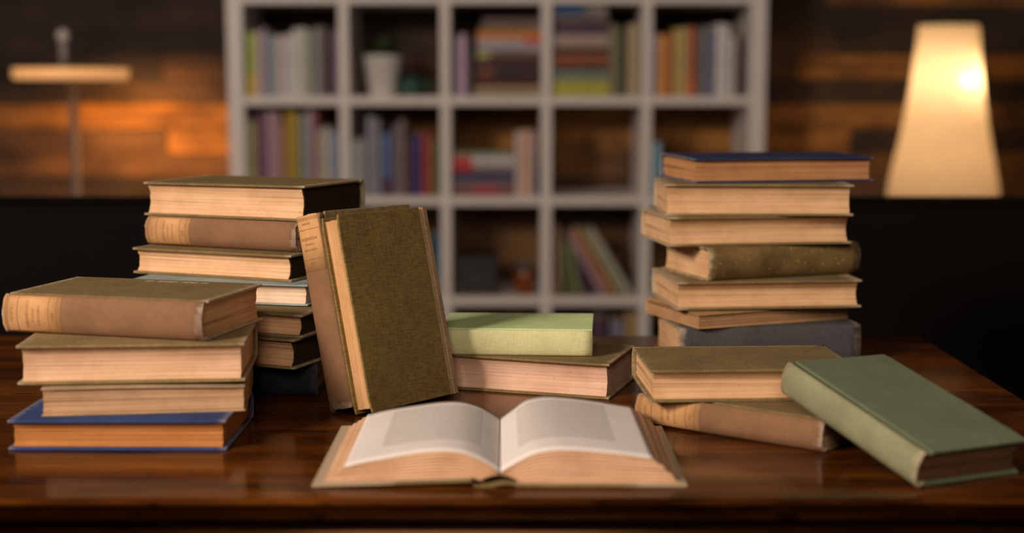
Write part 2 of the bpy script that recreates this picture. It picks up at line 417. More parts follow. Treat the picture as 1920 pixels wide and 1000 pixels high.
# --- front left pile
book('hardcover_book', Zf(-.4041, 1.5133, 0, -.6, 'fore'), .225, .150, .0317, cloth('royal blue cloth', (.034, .065, .20), weave=.2, worn=(.2, .2, .25), L=.225), PG_DARK,
     'royal blue hardcover with amber page edges at the bottom of the front left pile', group=GL, seed=1, groove=.003)
book('hardcover_book', Zf(-.3921, 1.5401, .0317, 7.0, 'fore'), .208, .149, .0312, cloth('worn buff paper boards', (.42, .30, .18), weave=.1, blotch=.35), PG_DULL,
     'small buff book with dull tan pages, lying directly on the royal blue hardcover', group=GL, seed=2, ct=.002, groove=.002, inset=.002, warp=.003)
book('hardcover_book', Zf(-.4029, 1.5466, .0629, 4.8, 'fore'), .234, .148, .0413, olive(1.25), pages('warm cream page edges', (.80, .53, .34)),
     'thick olive book showing cream fore-edge, under the topmost book of the front left pile', group=GL, seed=3)
book('hardcover_book', Zf(-.4201, 1.5886, .1042, -14.8, 'spine'), .239, .153, .0424, OLV, PG_TAN,
     'olive book topping the front left pile, brown spine and tan label facing forward', group=GL, seed=4, spine=brown_spine(.239), tab=dict(end=-1, frac=.30),
     ragged=.0015, bulge=.007, lettering=(-.02, .055, .058, .006))
# --- back left pile
book('hardcover_book', Zf(-.3496, 1.7736, 0, -.9, 'spine'), .234, .150, .040, cloth('black navy cloth', (.012, .014, .018), worn=(.05, .055, .06), L=.234), PG_DULL,
     'near-black book at the very bottom of the back left pile, resting on the desk', group=GL, seed=5)
book('hardcover_book', Zf(-.3372, 1.7697, .0401, -22.9, 'fore'), .236, .140, .0358, OLV, pages('tan page edges', (.66, .40, .22), dark_end=-.1115),
     'shaded olive book lying on the near-black book in the back left pile', group=GL, seed=6, gap=.002)
book('hardcover_book', Zf(-.3315, 1.7786, .0760, -21.1, 'fore'), .237, .145, .0306, OLV, pages('tan page edges', (.70, .43, .24), dark_end=-.112),
     'olive book under the pale blue book in the back left pile', group=GL, seed=7, warp=.002)
book('hardcover_book', Zf(-.3443, 1.8189, .1067, -13.4, 'fore'), .235, .150, .0257, cloth('pale blue cloth', (.34, .42, .42), weave=.1, blotch=.4), PG_LIGHT,
     'pale blue book with whitish page edges in the middle of the back left pile', group=GL, seed=8, ct=.0022, groove=.004)
book('hardcover_book', Zf(-.3500, 1.8583, .1325, -22.3, 'fore'), .235, .154, .0333, OLV, pages('cream page edges', (.83, .55, .33), dark_end=-.111),
     'olive book between the pale blue book and the brown-spined one in the back left pile', group=GL, seed=9)
book('hardcover_book', Zf(-.3406, 1.8831, .1659, -24.3, 'spine'), .232, .154, .0378, OLV, PG_DULL,
     'frayed book with brown spine and tan label, second from top in the back left pile', group=GL, seed=10, spine=brown_spine(.232), tab=dict(end=-1, frac=.30), ragged=.003, bulge=.008)
book('hardcover_book', Zf(-.3392, 1.8979, .2039, -22.5, 'fore'), .242, .159, .0440, OLV, pages('cream page edges', (.83, .55, .33), dark_end=-.1145),
     'thick olive book crowning the back left pile, bright cream fore-edge towards the viewer', group=GL, seed=11)
# --- right pile
book('hardcover_book', Zf(.3377, 1.9734, 0, 7.9, 'spine'), .252, .146, .0513, cloth('slate blue cloth', (.085, .085, .092), worn=(.40, .32, .23), L=.252, weave=.25), PG_CREAM,
     'thick slate-blue book at the bottom of the right pile, worn spine facing forward', group=GL, seed=12, bulge=.004)
book('paperback_book', Zf(.3285, 1.9924, .0516, 21.8, 'fore'), .237, .154, .0216, cloth('ochre paper cover', (.52, .32, .13), weave=.05, blotch=.3), pages('brown page edges', (.52, .31, .16), deep=.35),
     'thin ochre paperback with wavy brown pages lying on the slate-blue book', group=GL, seed=13, ct=.0012, groove=.001, inset=.0015, warp=.004, bulge=.002, soft=True)
book('hardcover_book', Zf(.3381, 1.9924, .0734, 5.9, 'fore'), .256, .164, .0380, olive(1.15), PG_CREAM,
     'olive book on the thin ochre paperback in the right pile', group=GL, seed=14, groove=.008)
book('hardcover_book', Zf(.3485, 2.0104, .1116, 19.5, 'spine'), .235, .149, .0448, cloth('mottled brown leather', (.22, .145, .055), worn=(.45, .36, .24), L=.235, weave=.05, blotch=.55, rough=.5, speck=1), PG_CREAM,
     'mottled brown leather book in the right pile, rounded spine facing forward', group=GL, seed=15, ragged=.002, bulge=.008)
book('hardcover_book', Zf(.3261, 2.0146, .1566, 8.9, 'fore'), .260, .153, .0396, olive(1.1), PG_CREAM,
     'olive book resting on the mottled leather book, its left end jutting furthest out', group=GL, seed=16, groove=.008)
book('hardcover_book', Zf(.3350, 2.0191, .1964, -.3, 'fore'), .257, .157, .0428, olive(1.2), PG_CREAM,
     'olive book directly beneath the navy one on top of the right pile', group=GL, seed=17, groove=.006)
book('hardcover_book', Zf(.3611, 2.0595, .2394, 11.0, 'fore'), .263, .160, .0350, cloth('navy cloth', (.035, .045, .12), worn=(.18, .17, .18), L=.263, weave=.2), pages('orange brown page edges', (.56, .29, .13), deep=.42),
     'navy blue book with orange-brown page edges on top of the right pile', group=GL, seed=18, warp=.0015, groove=.002)
# --- middle pair
book('hardcover_book', Zf(.0253, 1.7811, 0, -18.1, 'fore'), .235, .140, .0438, OLV, pages('pinkish page edges', (.80, .54, .40), deep=.8),
     'olive book lying under the light green book behind the open one', group=GL, seed=19, groove=.006)
book('hardcover_book', Zf(.0085, 1.7958, .0439, -3.9, 'spine'), .188, .136, .0319, cloth('light green cloth', (.66, .86, .42), weave=.12, blotch=.12), PG_CREAM,
     'light green book with faded yellow-green spine in the middle of the desk', group=GL, seed=20, spine=cloth('yellow green cloth', (.72, .72, .39), weave=.15, blotch=.15), bulge=.003)
# --- front right
book('hardcover_book', Zf(.2698, 1.5505, 0, -36.4, 'spine'), .223, .150, .0335, OLV, PG_DULL,
     'brown-spined book with tan label on the desk beside the open book\'s right page', group=GL, seed=21, spine=brown_spine(.223), tab=dict(end=-1, frac=.36), bulge=.007, ragged=.0015)
book('hardcover_book', Zf(.2570, 1.5915, .0336, 2.9, 'fore'), .226, .148, .0356, olive(1.1), PG_CREAM,
     'olive book lying crosswise on the brown-spined book at front right', group=GL, seed=22, groove=.006)
SAGE_S = cloth('faded sage spine cloth', (.29, .30, .18), weave=.08, blotch=.22, worn=(.5, .42, .27), L=.212)
book('hardcover_book', Matrix.Translation((.3852, 1.4165, TZ + .0254)) @ Euler((R(-1.0), R(13.5), R(-63.6)), 'XYZ').to_matrix().to_4x4(), .212, .1345, .0361,
     cloth('sage green cloth', (.165, .205, .128), weave=.08, blotch=.18), pages('dark page edges', (.16, .085, .04)),  # page edges evenly darker than on the other books
     'sage green book tilted against the two books at front right, nearest the right edge', group=GL, seed=23, spine=SAGE_S, bulge=.005)
# --- standing pair
def standing(x, y, rx, ry, rz, L, T, kind):
    B = Matrix.Translation((x, y, TZ + .0042)) @ Euler((R(rx), R(ry), R(rz)), 'XYZ').to_matrix().to_4x4()
    if kind == 1: I = Matrix(((0, 1, 0, 0), (0, 0, 1, -T / 2), (1, 0, 0, L / 2), (0, 0, 0, 1)))
    else: I = Matrix(((0, -1, 0, 0), (0, 0, -1, T / 2), (1, 0, 0, L / 2), (0, 0, 0, 1)))
    return B @ I
book('hardcover_book', standing(-.1487, 1.6672, -13.3, .2, 50.1, .227, .0389, 1), .227, .155, .0389, OLV, PG_TAN,
     'olive book standing upright behind its twin, brown spine with tan label facing left', group=GL, seed=24, spine=brown_spine(.227), tab=dict(end=1, frac=.29), ragged=.003, bulge=.004)
book('hardcover_book', standing(-.1206, 1.6431, -13.3, .2, 50.1, .2267, .0292, 2), .2267, .1485, .0292, cloth('olive linen cloth', (.28, .195, .062), weave=.5, blotch=.2), PG_TAN,
     'olive linen book standing upright and leaning back, its front cover facing the viewer', group=GL, seed=25, hw=.005, spine=cloth('lighter linen spine', (.40, .27, .15), weave=.3), groove=.001, bulge=.002)  # spine cloth lighter than the cover

# ------------------------------------------------------------------ open book
def paper_page():
    m, nt, b = new_mat('printed page')
    uv = nd(nt, 'ShaderNodeUVMap'); sp = nd(nt, 'ShaderNodeSeparateXYZ'); nt.links.new(uv.outputs[0], sp.inputs[0])
    def box1(sock, a, c):
        g = nd(nt, 'ShaderNodeMath', _operation='GREATER_THAN'); g.inputs[1].default_value = a; nt.links.new(sock, g.inputs[0])
        l = nd(nt, 'ShaderNodeMath', _operation='LESS_THAN'); l.inputs[1].default_value = c; nt.links.new(sock, l.inputs[0])
        k = nd(nt, 'ShaderNodeMath', _operation='MULTIPLY'); nt.links.new(g.outputs[0], k.inputs[0]); nt.links.new(l.outputs[0], k.inputs[1]); return k.outputs[0]
    mask = nd(nt, 'ShaderNodeMath', _operation='MULTIPLY'); nt.links.new(box1(sp.outputs[0], .21, .86), mask.inputs[0]); nt.links.new(box1(sp.outputs[1], .09, .79), mask.inputs[1])
    # lines of print: 46 lines down the page, words broken by noise
    ln = nd(nt, 'ShaderNodeMath', _operation='MULTIPLY'); ln.inputs[1].default_value = 62; nt.links.new(sp.outputs[1], ln.inputs[0])
    fr = nd(nt, 'ShaderNodeMath', _operation='FRACT'); nt.links.new(ln.outputs[0], fr.inputs[0])
    lt = nd(nt, 'ShaderNodeMath', _operation='LESS_THAN'); lt.inputs[1].default_value = .55; nt.links.new(fr.outputs[0], lt.inputs[0])
    fl = nd(nt, 'ShaderNodeMath', _operation='FLOOR'); nt.links.new(ln.outputs[0], fl.inputs[0])
    cb = nd(nt, 'ShaderNodeCombineXYZ'); mx = nd(nt, 'ShaderNodeMath', _operation='MULTIPLY'); mx.inputs[1].default_value = 75; nt.links.new(sp.outputs[0], mx.inputs[0])
    nt.links.new(mx.outputs[0], cb.inputs[0]); nt.links.new(fl.outputs[0], cb.inputs[1])
    nz = nd(nt, 'ShaderNodeTexNoise', Scale=1, Detail=2); nt.links.new(cb.outputs[0], nz.inputs['Vector'])
    gt = nd(nt, 'ShaderNodeMath', _operation='GREATER_THAN'); gt.inputs[1].default_value = .40; nt.links.new(nz.outputs[0], gt.inputs[0])
    t = nd(nt, 'ShaderNodeMath', _operation='MULTIPLY'); nt.links.new(lt.outputs[0], t.inputs[0]); nt.links.new(gt.outputs[0], t.inputs[1])
    t2 = nd(nt, 'ShaderNodeMath', _operation='MULTIPLY'); nt.links.new(t.outputs[0], t2.inputs[0]); nt.links.new(mask.outputs[0], t2.inputs[1])
    n = noise(nt, (1, 1, 1), 18, 3); r = ramp(nt, [(.3, (.84, .80, .78)), (.7, (.89, .85, .83))]); nt.links.new(n.outputs[0], r.inputs[0])
    m2 = nd(nt, 'ShaderNodeMix', _data_type='RGBA'); nt.links.new(t2.outputs[0], m2.inputs[0]); nt.links.new(r.outputs[0], m2.inputs[6]); m2.inputs[7].default_value = (.54, .52, .49, 1)
    nt.links.new(m2.outputs[2], b.inputs['Base Color']); b.inputs['Roughness'].default_value = .75; b.inputs['Specular IOR Level'].default_value = .25
    return m
def open_book():
    root = empty('open_book', (0, 1.42, TZ), 'old book lying open near the front edge of the desk, text on both pages', 'book')
    oy = 1.42
    F = [(-.1768, .0042), (-.1568, .018), (-.1393, .0226), (-.1219, .0257), (-.0995, .0298), (-.0796, .0325), (-.0620, .0332), (-.0448, .0312), (-.0299, .0255), (-.0199, .0195), (-.0122, .0132)]
    B = [(-.1772, .0046), (-.1567, .0171), (-.1363, .0224), (-.1160, .0260), (-.1000, .0284), (-.0800, .0312), (-.0640, .0322), (-.0500, .0312), (-.0348, .0268), (-.0232, .0205), (-.0134, .0129)]
    F2 = [(.1571, .0040), (.1318, .0262), (.1150, .0285), (.0995, .0305), (.0696, .0335), (.0500, .0345), (.0398, .0343), (.0249, .0320), (.0124, .0270), (-.0010, .0195), (-.0110, .0132)]
    B2 = [(.1598, .0040), (.1293, .0262), (.1100, .0295), (.0928, .0325), (.0695, .0358), (.0500, .0376), (.0400, .0380), (.0290, .0372), (.0145, .0335), (.0010, .0235), (-.0125, .0129)]
    yF, yB = 1.3085, 1.530
    def resample(P, n=40):
        # smooth through the listed points (Catmull-Rom) with equal arc steps
        Q = []
        for i in range(len(P) - 1):
            p0 = P[max(0, i - 1)]; p1 = P[i]; p2 = P[i + 1]; p3 = P[min(len(P) - 1, i + 2)]
            for s in range(10):
                t = s / 10
                Q.append(tuple(.5 * ((2 * p1[j]) + (-p0[j] + p2[j]) * t + (2 * p0[j] - 5 * p1[j] + 4 * p2[j] - p3[j]) * t * t + (-p0[j] + 3 * p1[j] - 3 * p2[j] + p3[j]) * t ** 3) for j in (0, 1)))
        Q.append(P[-1])
        d = [0]
        for a, b in zip(Q, Q[1:]): d.append(d[-1] + math.hypot(b[0] - a[0], b[1] - a[1]))
        out = []
        for k in range(n + 1):
            s = d[-1] * k / n; i = 0
            while i < len(d) - 2 and d[i + 1] < s: i += 1
            f = (s - d[i]) / max(1e-9, d[i + 1] - d[i]); out.append((Q[i][0] + (Q[i + 1][0] - Q[i][0]) * f, Q[i][1] + (Q[i + 1][1] - Q[i][1]) * f))
        return out
    def lift_l(x): return .0046 * max(0, min(1, (x + .1866) / .149))
    PGE = pages('open book page edges', (.80, .52, .33), axis='uv', deep=.7)
    PPR = paper_page()
    NY = 14; NX = 40
    for side, (Fp, Bp) in (('L', (F, B)), ('R', (F2, B2))):
        # slanted fore-edge (first segment) belongs to the block; the page surface starts at index 1
        tf, tb = resample(Fp[1:], NX), resample(Bp[1:], NX)
        g = -.0120
        sgn = -1 if side == 'L' else 1
        # block of leaves: cross-section rows from the board up to the top leaf
        NL = 24
        xo_f, xo_b = Fp[0][0], Bp[0][0]
        verts = []; uvs = []
        def low(x, t):   # underside: flat on the board, arched over the hollow spine
            d = abs(x - (-.012)); base = .0036 + (lift_l(x) if side == 'L' else 0)
            e = 1 if side == 'R' else max(0, min(1, (x + .0375) / .012)); base = .0036 + (lift_l(x) * (1 - e) if side == 'L' else 0)
            return max(base, .0036 + .0068 * max(0, 1 - (d / .020) ** 2))
        for j in range(NY + 1):
            t = j / NY
            for i in range(NX + 1):
                X1 = tf[i][0] * (1 - t) + tb[i][0] * t; Z1 = tf[i][1] * (1 - t) + tb[i][1] * t
                xo = xo_f * (1 - t) + xo_b * t; xt = tf[0][0] * (1 - t) + tb[0][0] * t
                for l in range(NL + 1):
                    v = l / NL
                    s = (X1 - g) / (xt - g)                      # 1 at outer edge, 0 at gutter
                    vv = 1 - (1 - v) ** 1.25 if side == 'R' else v
                    step = (math.ceil(v * 4 - .001) / 4 * .5 + v * .5) if side == 'L' else (math.ceil(v * 3 - .001) / 3 * .4 + v * .6)
                    xw = g + (xo - g) * s * (1 - step) + (X1 - g) * step
                    # leaves leave the gutter together
                    z0 = low(xw, t); z = z0 + (Z1 - .0003 - z0) * vv
                    verts.append((xw, yF + .0006 * math.sin(l * 2.1) + (yB - yF) * t - oy, z)); uvs.append((s, v))
        idx = lambda j, i, l: (j * (NX + 1) + i) * (NL + 1) + l
        fs = []
        for j in (0, NY):
            for i in range(NX):
                for l in range(NL): fs.append((idx(j, i, l), idx(j, i + 1, l), idx(j, i + 1, l + 1), idx(j, i, l + 1)))
        for j in range(NY):
            for l in range(NL):
                for i in (0, NX): fs.append((idx(j, i, l), idx(j + 1, i, l), idx(j + 1, i, l + 1), idx(j, i, l + 1)))
            for i in range(NX):
                for l in (0, NL): fs.append((idx(j, i, l), idx(j + 1, i, l), idx(j + 1, i + 1, l), idx(j, i + 1, l)))
        used = sorted({k for f in fs for k in f}); mp = {k: n for n, k in enumerate(used)}
        o = mesh('page_block', [verts[k] for k in used], [tuple(mp[k] for k in f) for f in fs], PGE, root, smooth=False)
        uvl = o.data.uv_layers.new(name='UVMap')
        for lp in o.data.loops: uvl.data[lp.index].uv = uvs[used[lp.vertex_index]]
        # top leaves
        for lift, sh in ((.0003, 0),):
            v2 = []; u2 = []
            for j in range(NY + 1):
                t = j / NY
                for i in range(NX + 1):
                    X1 = tf[i][0] * (1 - t) + tb[i][0] * t; Z1 = tf[i][1] * (1 - t) + tb[i][1] * t
                    for d in (0, -.0002): v2.append((X1, yF - .0003 + (yB - yF + .0006) * t - oy, Z1 + lift + d)); u2.append((i / NX, 1 - t))
            ix = lambda j, i, d: (j * (NX + 1) + i) * 2 + d
            f2 = []
            for j in range(NY):
                for i in range(NX):
                    for d in (0, 1): f2.append((ix(j, i, d), ix(j + 1, i, d), ix(j + 1, i + 1, d), ix(j, i + 1, d)))
            for i in range(NX):
                for j in (0, NY): f2.append((ix(j, i, 0), ix(j, i + 1, 0), ix(j, i + 1, 1), ix(j, i, 1)))
            for j in range(NY):
                for i in (0, NX): f2.append((ix(j, i, 0), ix(j + 1, i, 0), ix(j + 1, i, 1), ix(j, i, 1)))
            pgo = mesh('page', v2, f2, PPR, root, smooth=True)
            pgo['label'] = ('left' if side == 'L' else 'right') + ' printed page, text block in small grey type'
            ul = pgo.data.uv_layers.new(name='UVMap')
            for lp in pgo.data.loops: ul.data[lp.index].uv = u2[lp.vertex_index]
    # covers: two boards and the slack spine strip
    CV = olive(1.15)
    yc0, yc1 = 1.302 - oy, 1.5355 - oy
    def tilt(o):
        for v in o.data.vertices: v.co.z += lift_l(v.co.x)
        return o
    bevel(tilt(MB().box(-.1866, -.0375, yc0, yc1, .0004, .0034).build('cover_board', CV, root)), .0007)
    bevel(MB().box(.0035, .1635, yc0, yc1, .0004, .0034).build('cover_board', CV, root), .0007)
    end = plain('endpaper', (.52, .40, .28), .8)
    tilt(MB().box(-.1835, -.038, yc0 + .003, yc1 - .003, .0034, .0037).build('endpaper', end, root))
    MB().box(.004, .1605, yc0 + .003, yc1 - .003, .0034, .0037).build('endpaper', end, root)
    up = [(-.0385, .0078), (-.0370, .0070), (-.0358, .0030), (-.0335, .0014), (-.0270, .0013), (-.0200, .0016), (-.0130, .0030), (-.0070, .0040), (-.0010, .0038), (.0045, .0030)]
    dn = [(x, max(.0002, z - .0012)) for x, z in up][::-1]
    q = MB(); pr = up + dn; vs = [(x, y, z) for y in (yc0 + .0008, yc1 - .0008) for x, z in pr]; n = len(pr)
    q.add(vs, [(k, (k + 1) % n, n + (k + 1) % n, n + k) for k in range(n)] + [tuple(range(n - 1, -1, -1)), tuple(range(n, 2 * n))])
    q.build('spine', CV, root)
open_book()

# ------------------------------------------------------------------ bookcase
SY = 4.95; SD = .39
WHITE = plain('white lacquered board', (.83, .79, .775), .45, vary=.05)
DV = [-.574, -.228, .118, .461]; SH = [.407, .757, 1.101, 1.445]
BX0, BX1, BZ1 = -.971, .867, 1.845
def bookcase():
    root = empty('bookcase', (-.052, SY, 0), 'large white square-cubby bookcase full of books against the plank wall', 'bookcase')
    ox, oy = -.052, SY
    def bx(nm, x0, x1, z0, z1, y0=0, y1=SD): bevel(MB().box(x0 - ox, x1 - ox, y0, y1, z0, z1).build(nm, WHITE, root), .0015)
    bx('side_panel', BX0, BX0 + .054, 0, BZ1); bx('side_panel', BX1 - .054, BX1, 0, BZ1)
    bx('top_panel', BX0 + .054, BX1 - .054, BZ1 - .054, BZ1); bx('bottom_panel', BX0 + .054, BX1 - .054, 0, .054)
    for x in DV: bx('divider', x - .017, x + .017, .054, BZ1 - .054, .002, SD - .002)
    ed = [BX0 + .054] + [v for x in DV for v in (x - .017, x + .017)] + [BX1 - .054]
    for z in SH:
        for k in range(5): bx('shelf', ed[2 * k], ed[2 * k + 1], z - .014, z + .016, .003, SD - .003)
bookcase()
CELL = [(BX0 + .054, DV[0] - .017)] + [(DV[k] + .017, DV[k + 1] - .017) for k in range(3)] + [(DV[3] + .017, BX1 - .054)]
def floor_z(row): return (SH[2], SH[1], SH[0], .054 - .016)[row] + .016 + .0003

PAPER = plain('aged paper', (.72, .62, .48), .85)
_cm = {}
def cmat(c):
    if c not in _cm: _cm[c] = plain('book cover card', alb(c), .5, vary=.18)
    return _cm[c]
def shelf_book(M, t, h, d, c, label, group, band=None, soft=False):
    """book standing with its spine towards -y; t thick, h high, d deep; origin at bottom centre of the spine"""
    cv = .0018 if soft else .003; bl = min(.006, t * .28)
    q = MB(); n = 6
    out = [(-t / 2, d), (-t / 2, bl)] + [(-t / 2 + t * k / n, bl * (2 * k / n - 1) ** 2) for k in range(1, n)] + [(t / 2, bl), (t / 2, d)]
    inn = [(x * (1 - 2 * cv / t) if t > 2.5 * cv else x * .4, y + (cv if y < d else 0)) for x, y in out][::-1]
    pr = out + inn; m = len(pr)
    q.add([(x, y, z) for z in (0, h) for x, y in pr], [(k, (k + 1) % m, m + (k + 1) % m, m + k) for k in range(m)] +
          [(k, k + 1, m - 2 - k, m - 1 - k) for k in range(len(out) - 1)] + [(m + k, m + k + 1, 2 * m - 2 - k, 2 * m - 1 - k) for k in range(len(out) - 1)], 0)
    ti = t / 2 - cv if t > 2.5 * cv else t * .2
    q.box(-ti, ti, bl + cv, d - .004, .003, h - .003, 1)
    if band:
        z0, z1, bc = band; q2 = [(x, y) for x, y in out[1:-1]]; q3 = [(x * 1.01, y - .0008) for x, y in q2]
        pr = q3 + q2[::-1]; m = len(pr)
        q.add([(x, y, z) for z in (h * z0, h * z1) for x, y in pr], [(k, (k + 1) % m, m + (k + 1) % m, m + k) for k in range(m)] + [tuple(range(m)), tuple(range(m, 2 * m))], 2)
    mats = [cmat(c), PAPER] + ([cmat(band[2])] if band else [])
    o = q.build('book', mats); o.matrix_world = M
    return tag(o, label, 'book', group)
FY = SY + .022
PLACE = {(0, 0): 'upper far-left compartment', (0, 2): 'upper centre compartment', (0, 3): 'upper right compartment', (0, 4): 'upper far-right compartment',
         (1, 0): 'middle far-left compartment', (1, 1): 'middle left compartment', (1, 2): 'middle centre compartment', (1, 4): 'middle far-right compartment',
         (2, 1): 'lower left compartment', (2, 3): 'lower right compartment', (3, 3): 'bottom right compartment'}
def row_books(row, col, items, seed=0, lo=None, hi=None):
    """upright books given by the width and the top they show: (x0, x1, top, colour, name[, lean deg][, band])"""
    r = random.Random(seed); z = floor_z(row); prev = None; grp = 'upright books in the ' + PLACE[(row, col)]
    c0, c1 = CELL[col]; last = c0 + .001
    for it in items:
        x0, x1, top, c, nm = it[:5]; lean = it[5] if len(it) > 5 else 0; band = it[6] if len(it) > 6 else None
        X0, _ = at(x0, top, FY); X1, zt = at(x1, top, FY); X0 = max(X0, last); X1 = max(min(X1, c1 - .0008), X0 + .0045)
        h = max(.1, zt - z); t = X1 - X0 - .0008
        d = min(.3, max(.13, h * .68 + r.uniform(-.01, .02)))
        if prev is None: lab = f'{nm} book, leftmost one standing in the {PLACE[(row, col)]} of the bookcase'
        else: lab = f'{nm} book standing right of the {prev} one in the {PLACE[(row, col)]}'
        if lean:
            a = R(lean); M = Matrix.Translation(((X0 + X1) / 2, FY + r.uniform(0, .006), z)) @ Matrix.Rotation(a, 4, 'Y')
            M = M @ Matrix.Translation((0, 0, abs(math.sin(a)) * t / 2))
        else: M = Matrix.Translation(((X0 + X1) / 2, FY + r.uniform(0, .008), z))
        shelf_book(M, t, h, d, c, lab, grp, band); last = X1; prev = nm
def pile_books(row, col, x0, x1, items, seed=0):
    """flat pile from the shelf up: (y_top_px, colour, name, dx0, dx1)"""
    r = random.Random(seed); z = floor_z(row); prev = None; grp = 'flat pile in the ' + PLACE[(row, col)]
    for it in items:
        py, c, nm = it[:3]; a0, a1 = (it[3], it[4]) if len(it) > 4 else (0, 0); band = it[5] if len(it) > 5 else None
        X0, zt = at(x0 + a0, py, FY); X1, _ = at(x1 + a1, py, FY); X0 = max(X0, CELL[col][0] + .002); X1 = min(X1, CELL[col][1] - .002)
        t = max(.006, zt - z); L = X1 - X0
        M = Matrix.Translation((X0, FY + r.uniform(0, .008), z + t / 2)) @ Matrix.Rotation(R(90), 4, 'Y')
        lab = (f'{nm} book lying at the bottom of the pile in the {PLACE[(row, col)]}' if prev is None else f'{nm} book lying on the {prev} one in the {PLACE[(row, col)]} pile')
        shelf_book(M, t - .0004, L, min(.26, L * .75), c, lab, grp, band); z += t; prev = nm
# upper row
row_books(0, 0, [(462, 478, 60, (140, 135, 65), 'lime green', 0, (0, .35, (185, 130, 55))), (478, 489, 58, (150, 120, 115), 'pinkish grey'), (489, 498, 52, (142, 112, 118), 'dusty rose'),
    (498, 506, 66, (108, 103, 110), 'slate grey'), (506, 515, 64, (112, 114, 118), 'steel grey'), (515, 525, 68, (168, 138, 120), 'beige'), (525, 534, 66, (160, 134, 134), 'pale pink'),
    (534, 547, 64, (178, 164, 168), 'lilac white'), (547, 560, 54, (172, 164, 168), 'cool white'), (560, 571, 52, (152, 138, 128), 'oatmeal'), (571, 577, 54, (168, 146, 124), 'slim sand'),
    (577, 587, 56, (100, 96, 78), 'moss grey'), (587, 599, 51, (118, 102, 102), 'mauve grey'), (599, 609, 51, (108, 88, 82), 'taupe'), (614, 619, 70, (50, 30, 38), 'thin dark plum'),
    (622, 632, 56, (112, 82, 96), 'mauve')], 1)
row_books(0, 2, [(853, 861, 70, (120, 100, 105), 'grey-pink'), (861, 875, 64, (155, 118, 130), 'lilac pink'), (876, 886, 84, (52, 40, 40), 'dark brown')], 2)
pile_books(0, 2, 889, 1014, [(160, (120, 92, 65), 'tan'), (148, (66, 30, 32), 'oxblood'), (126, (40, 26, 26), 'black-brown', 0, 0, (.05, .3, (90, 42, 28))), (110, (62, 32, 38), 'maroon'), (98, (88, 58, 36), 'brown', 3, 0, (.02, .22, (140, 130, 60))),
    (82, (130, 110, 112), 'silver grey', 6, 0), (72, (160, 128, 118), 'blush', 4, 0, (.75, 1, (165, 60, 60))), (58, (168, 92, 38), 'orange', 5, 0), (48, (105, 84, 62), 'khaki', 10, 0), (33, (88, 62, 62), 'dusky rose', 16, 0)], 3)
pile_books(0, 3, 1038, 1142, [(152, (140, 122, 40), 'yellow-green'), (132, (96, 96, 82), 'grey-green'), (125, (40, 24, 22), 'thin black'), (101, (112, 56, 36), 'rust'), (90, (62, 28, 22), 'dark red'),
    (64, (134, 104, 94), 'beige pink'), (50, (60, 46, 54), 'aubergine'), (40, (74, 54, 50), 'umber'), (26, (92, 72, 72), 'mauve'), (12, (38, 66, 98), 'blue', 0, -4, (.6, 1, (120, 100, 88)))], 4)
row_books(0, 3, [(1144, 1154, 46, (112, 92, 66), 'khaki'), (1154, 1164, 48, (98, 88, 62), 'olive grey'), (1165, 1177, 68, (46, 40, 36), 'black'), (1178, 1190, 46, (152, 122, 92), 'light tan'), (1190, 1201, 45, (138, 110, 84), 'camel')], 5)
row_books(0, 4, [(1222, 1236, 64, (138, 116, 126), 'lilac grey'), (1236, 1254, 65, (168, 98, 24), 'orange'), (1254, 1263, 66, (120, 56, 50), 'brick'), (1263, 1277, 54, (152, 116, 60), 'gold'), (1277, 1291, 52, (148, 118, 72), 'mustard'),
    (1291, 1307, 50, (142, 66, 44), 'red', 0, (0, .25, (165, 70, 40))), (1307, 1317, 52, (74, 62, 54), 'dark taupe'), (1317, 1331, 50, (98, 88, 88), 'grey'), (1331, 1343, 60, (76, 66, 92), 'navy purple'),
    (1343, 1357, 45, (176, 156, 150), 'white'), (1357, 1371, 46, (166, 146, 142), 'off-white'), (1371, 1384, 68, (150, 126, 116), 'pale brown')], 6)
# middle row
row_books(1, 0, [(462, 471, 226, (126, 122, 86), 'olive beige'), (471, 482, 228, (122, 92, 62), 'bronze'), (482, 499, 213, (88, 52, 68), 'purple'), (499, 512, 210, (142, 102, 108), 'rose'), (512, 524, 212, (138, 98, 98), 'dusty pink'),
    (524, 533, 232, (134, 80, 70), 'terracotta'), (533, 546, 210, (138, 102, 28), 'golden yellow'), (546, 559, 212, (140, 106, 46), 'ochre'), (561, 575, 215, (106, 106, 98), 'grey-green'), (575, 586, 208, (130, 104, 106), 'mauve'),
    (586, 594, 209, (125, 60, 60), 'red'), (594, 606, 242, (142, 122, 106), 'beige'), (606, 618, 238, (148, 128, 112), 'pale beige'), (618, 632, 246, (116, 112, 124), 'grey-blue')], 7)
row_books(1, 1, [(652, 665, 268, (128, 126, 116), 'greenish grey'), (665, 677, 262, (142, 130, 122), 'pale grey'), (677, 686, 258, (100, 88, 90), 'dark grey'), (687, 700, 218, (120, 108, 110), 'tall silver'), (701, 713, 224, (112, 98, 96), 'warm grey'),
    (714, 733, 250, (66, 74, 104), 'steel blue', 0, (0, .3, (62, 34, 50))), (734, 747, 235, (90, 74, 78), 'plum grey'), (747, 760, 224, (104, 78, 72), 'tall brown'), (761, 770, 262, (72, 34, 40), 'dark red'), (770, 790, 252, (36, 32, 68), 'navy'),
    (790, 805, 250, (124, 38, 42), 'crimson'), (805, 815, 258, (112, 66, 34), 'rusty orange'), (815, 822, 262, (72, 86, 40), 'green')], 8)
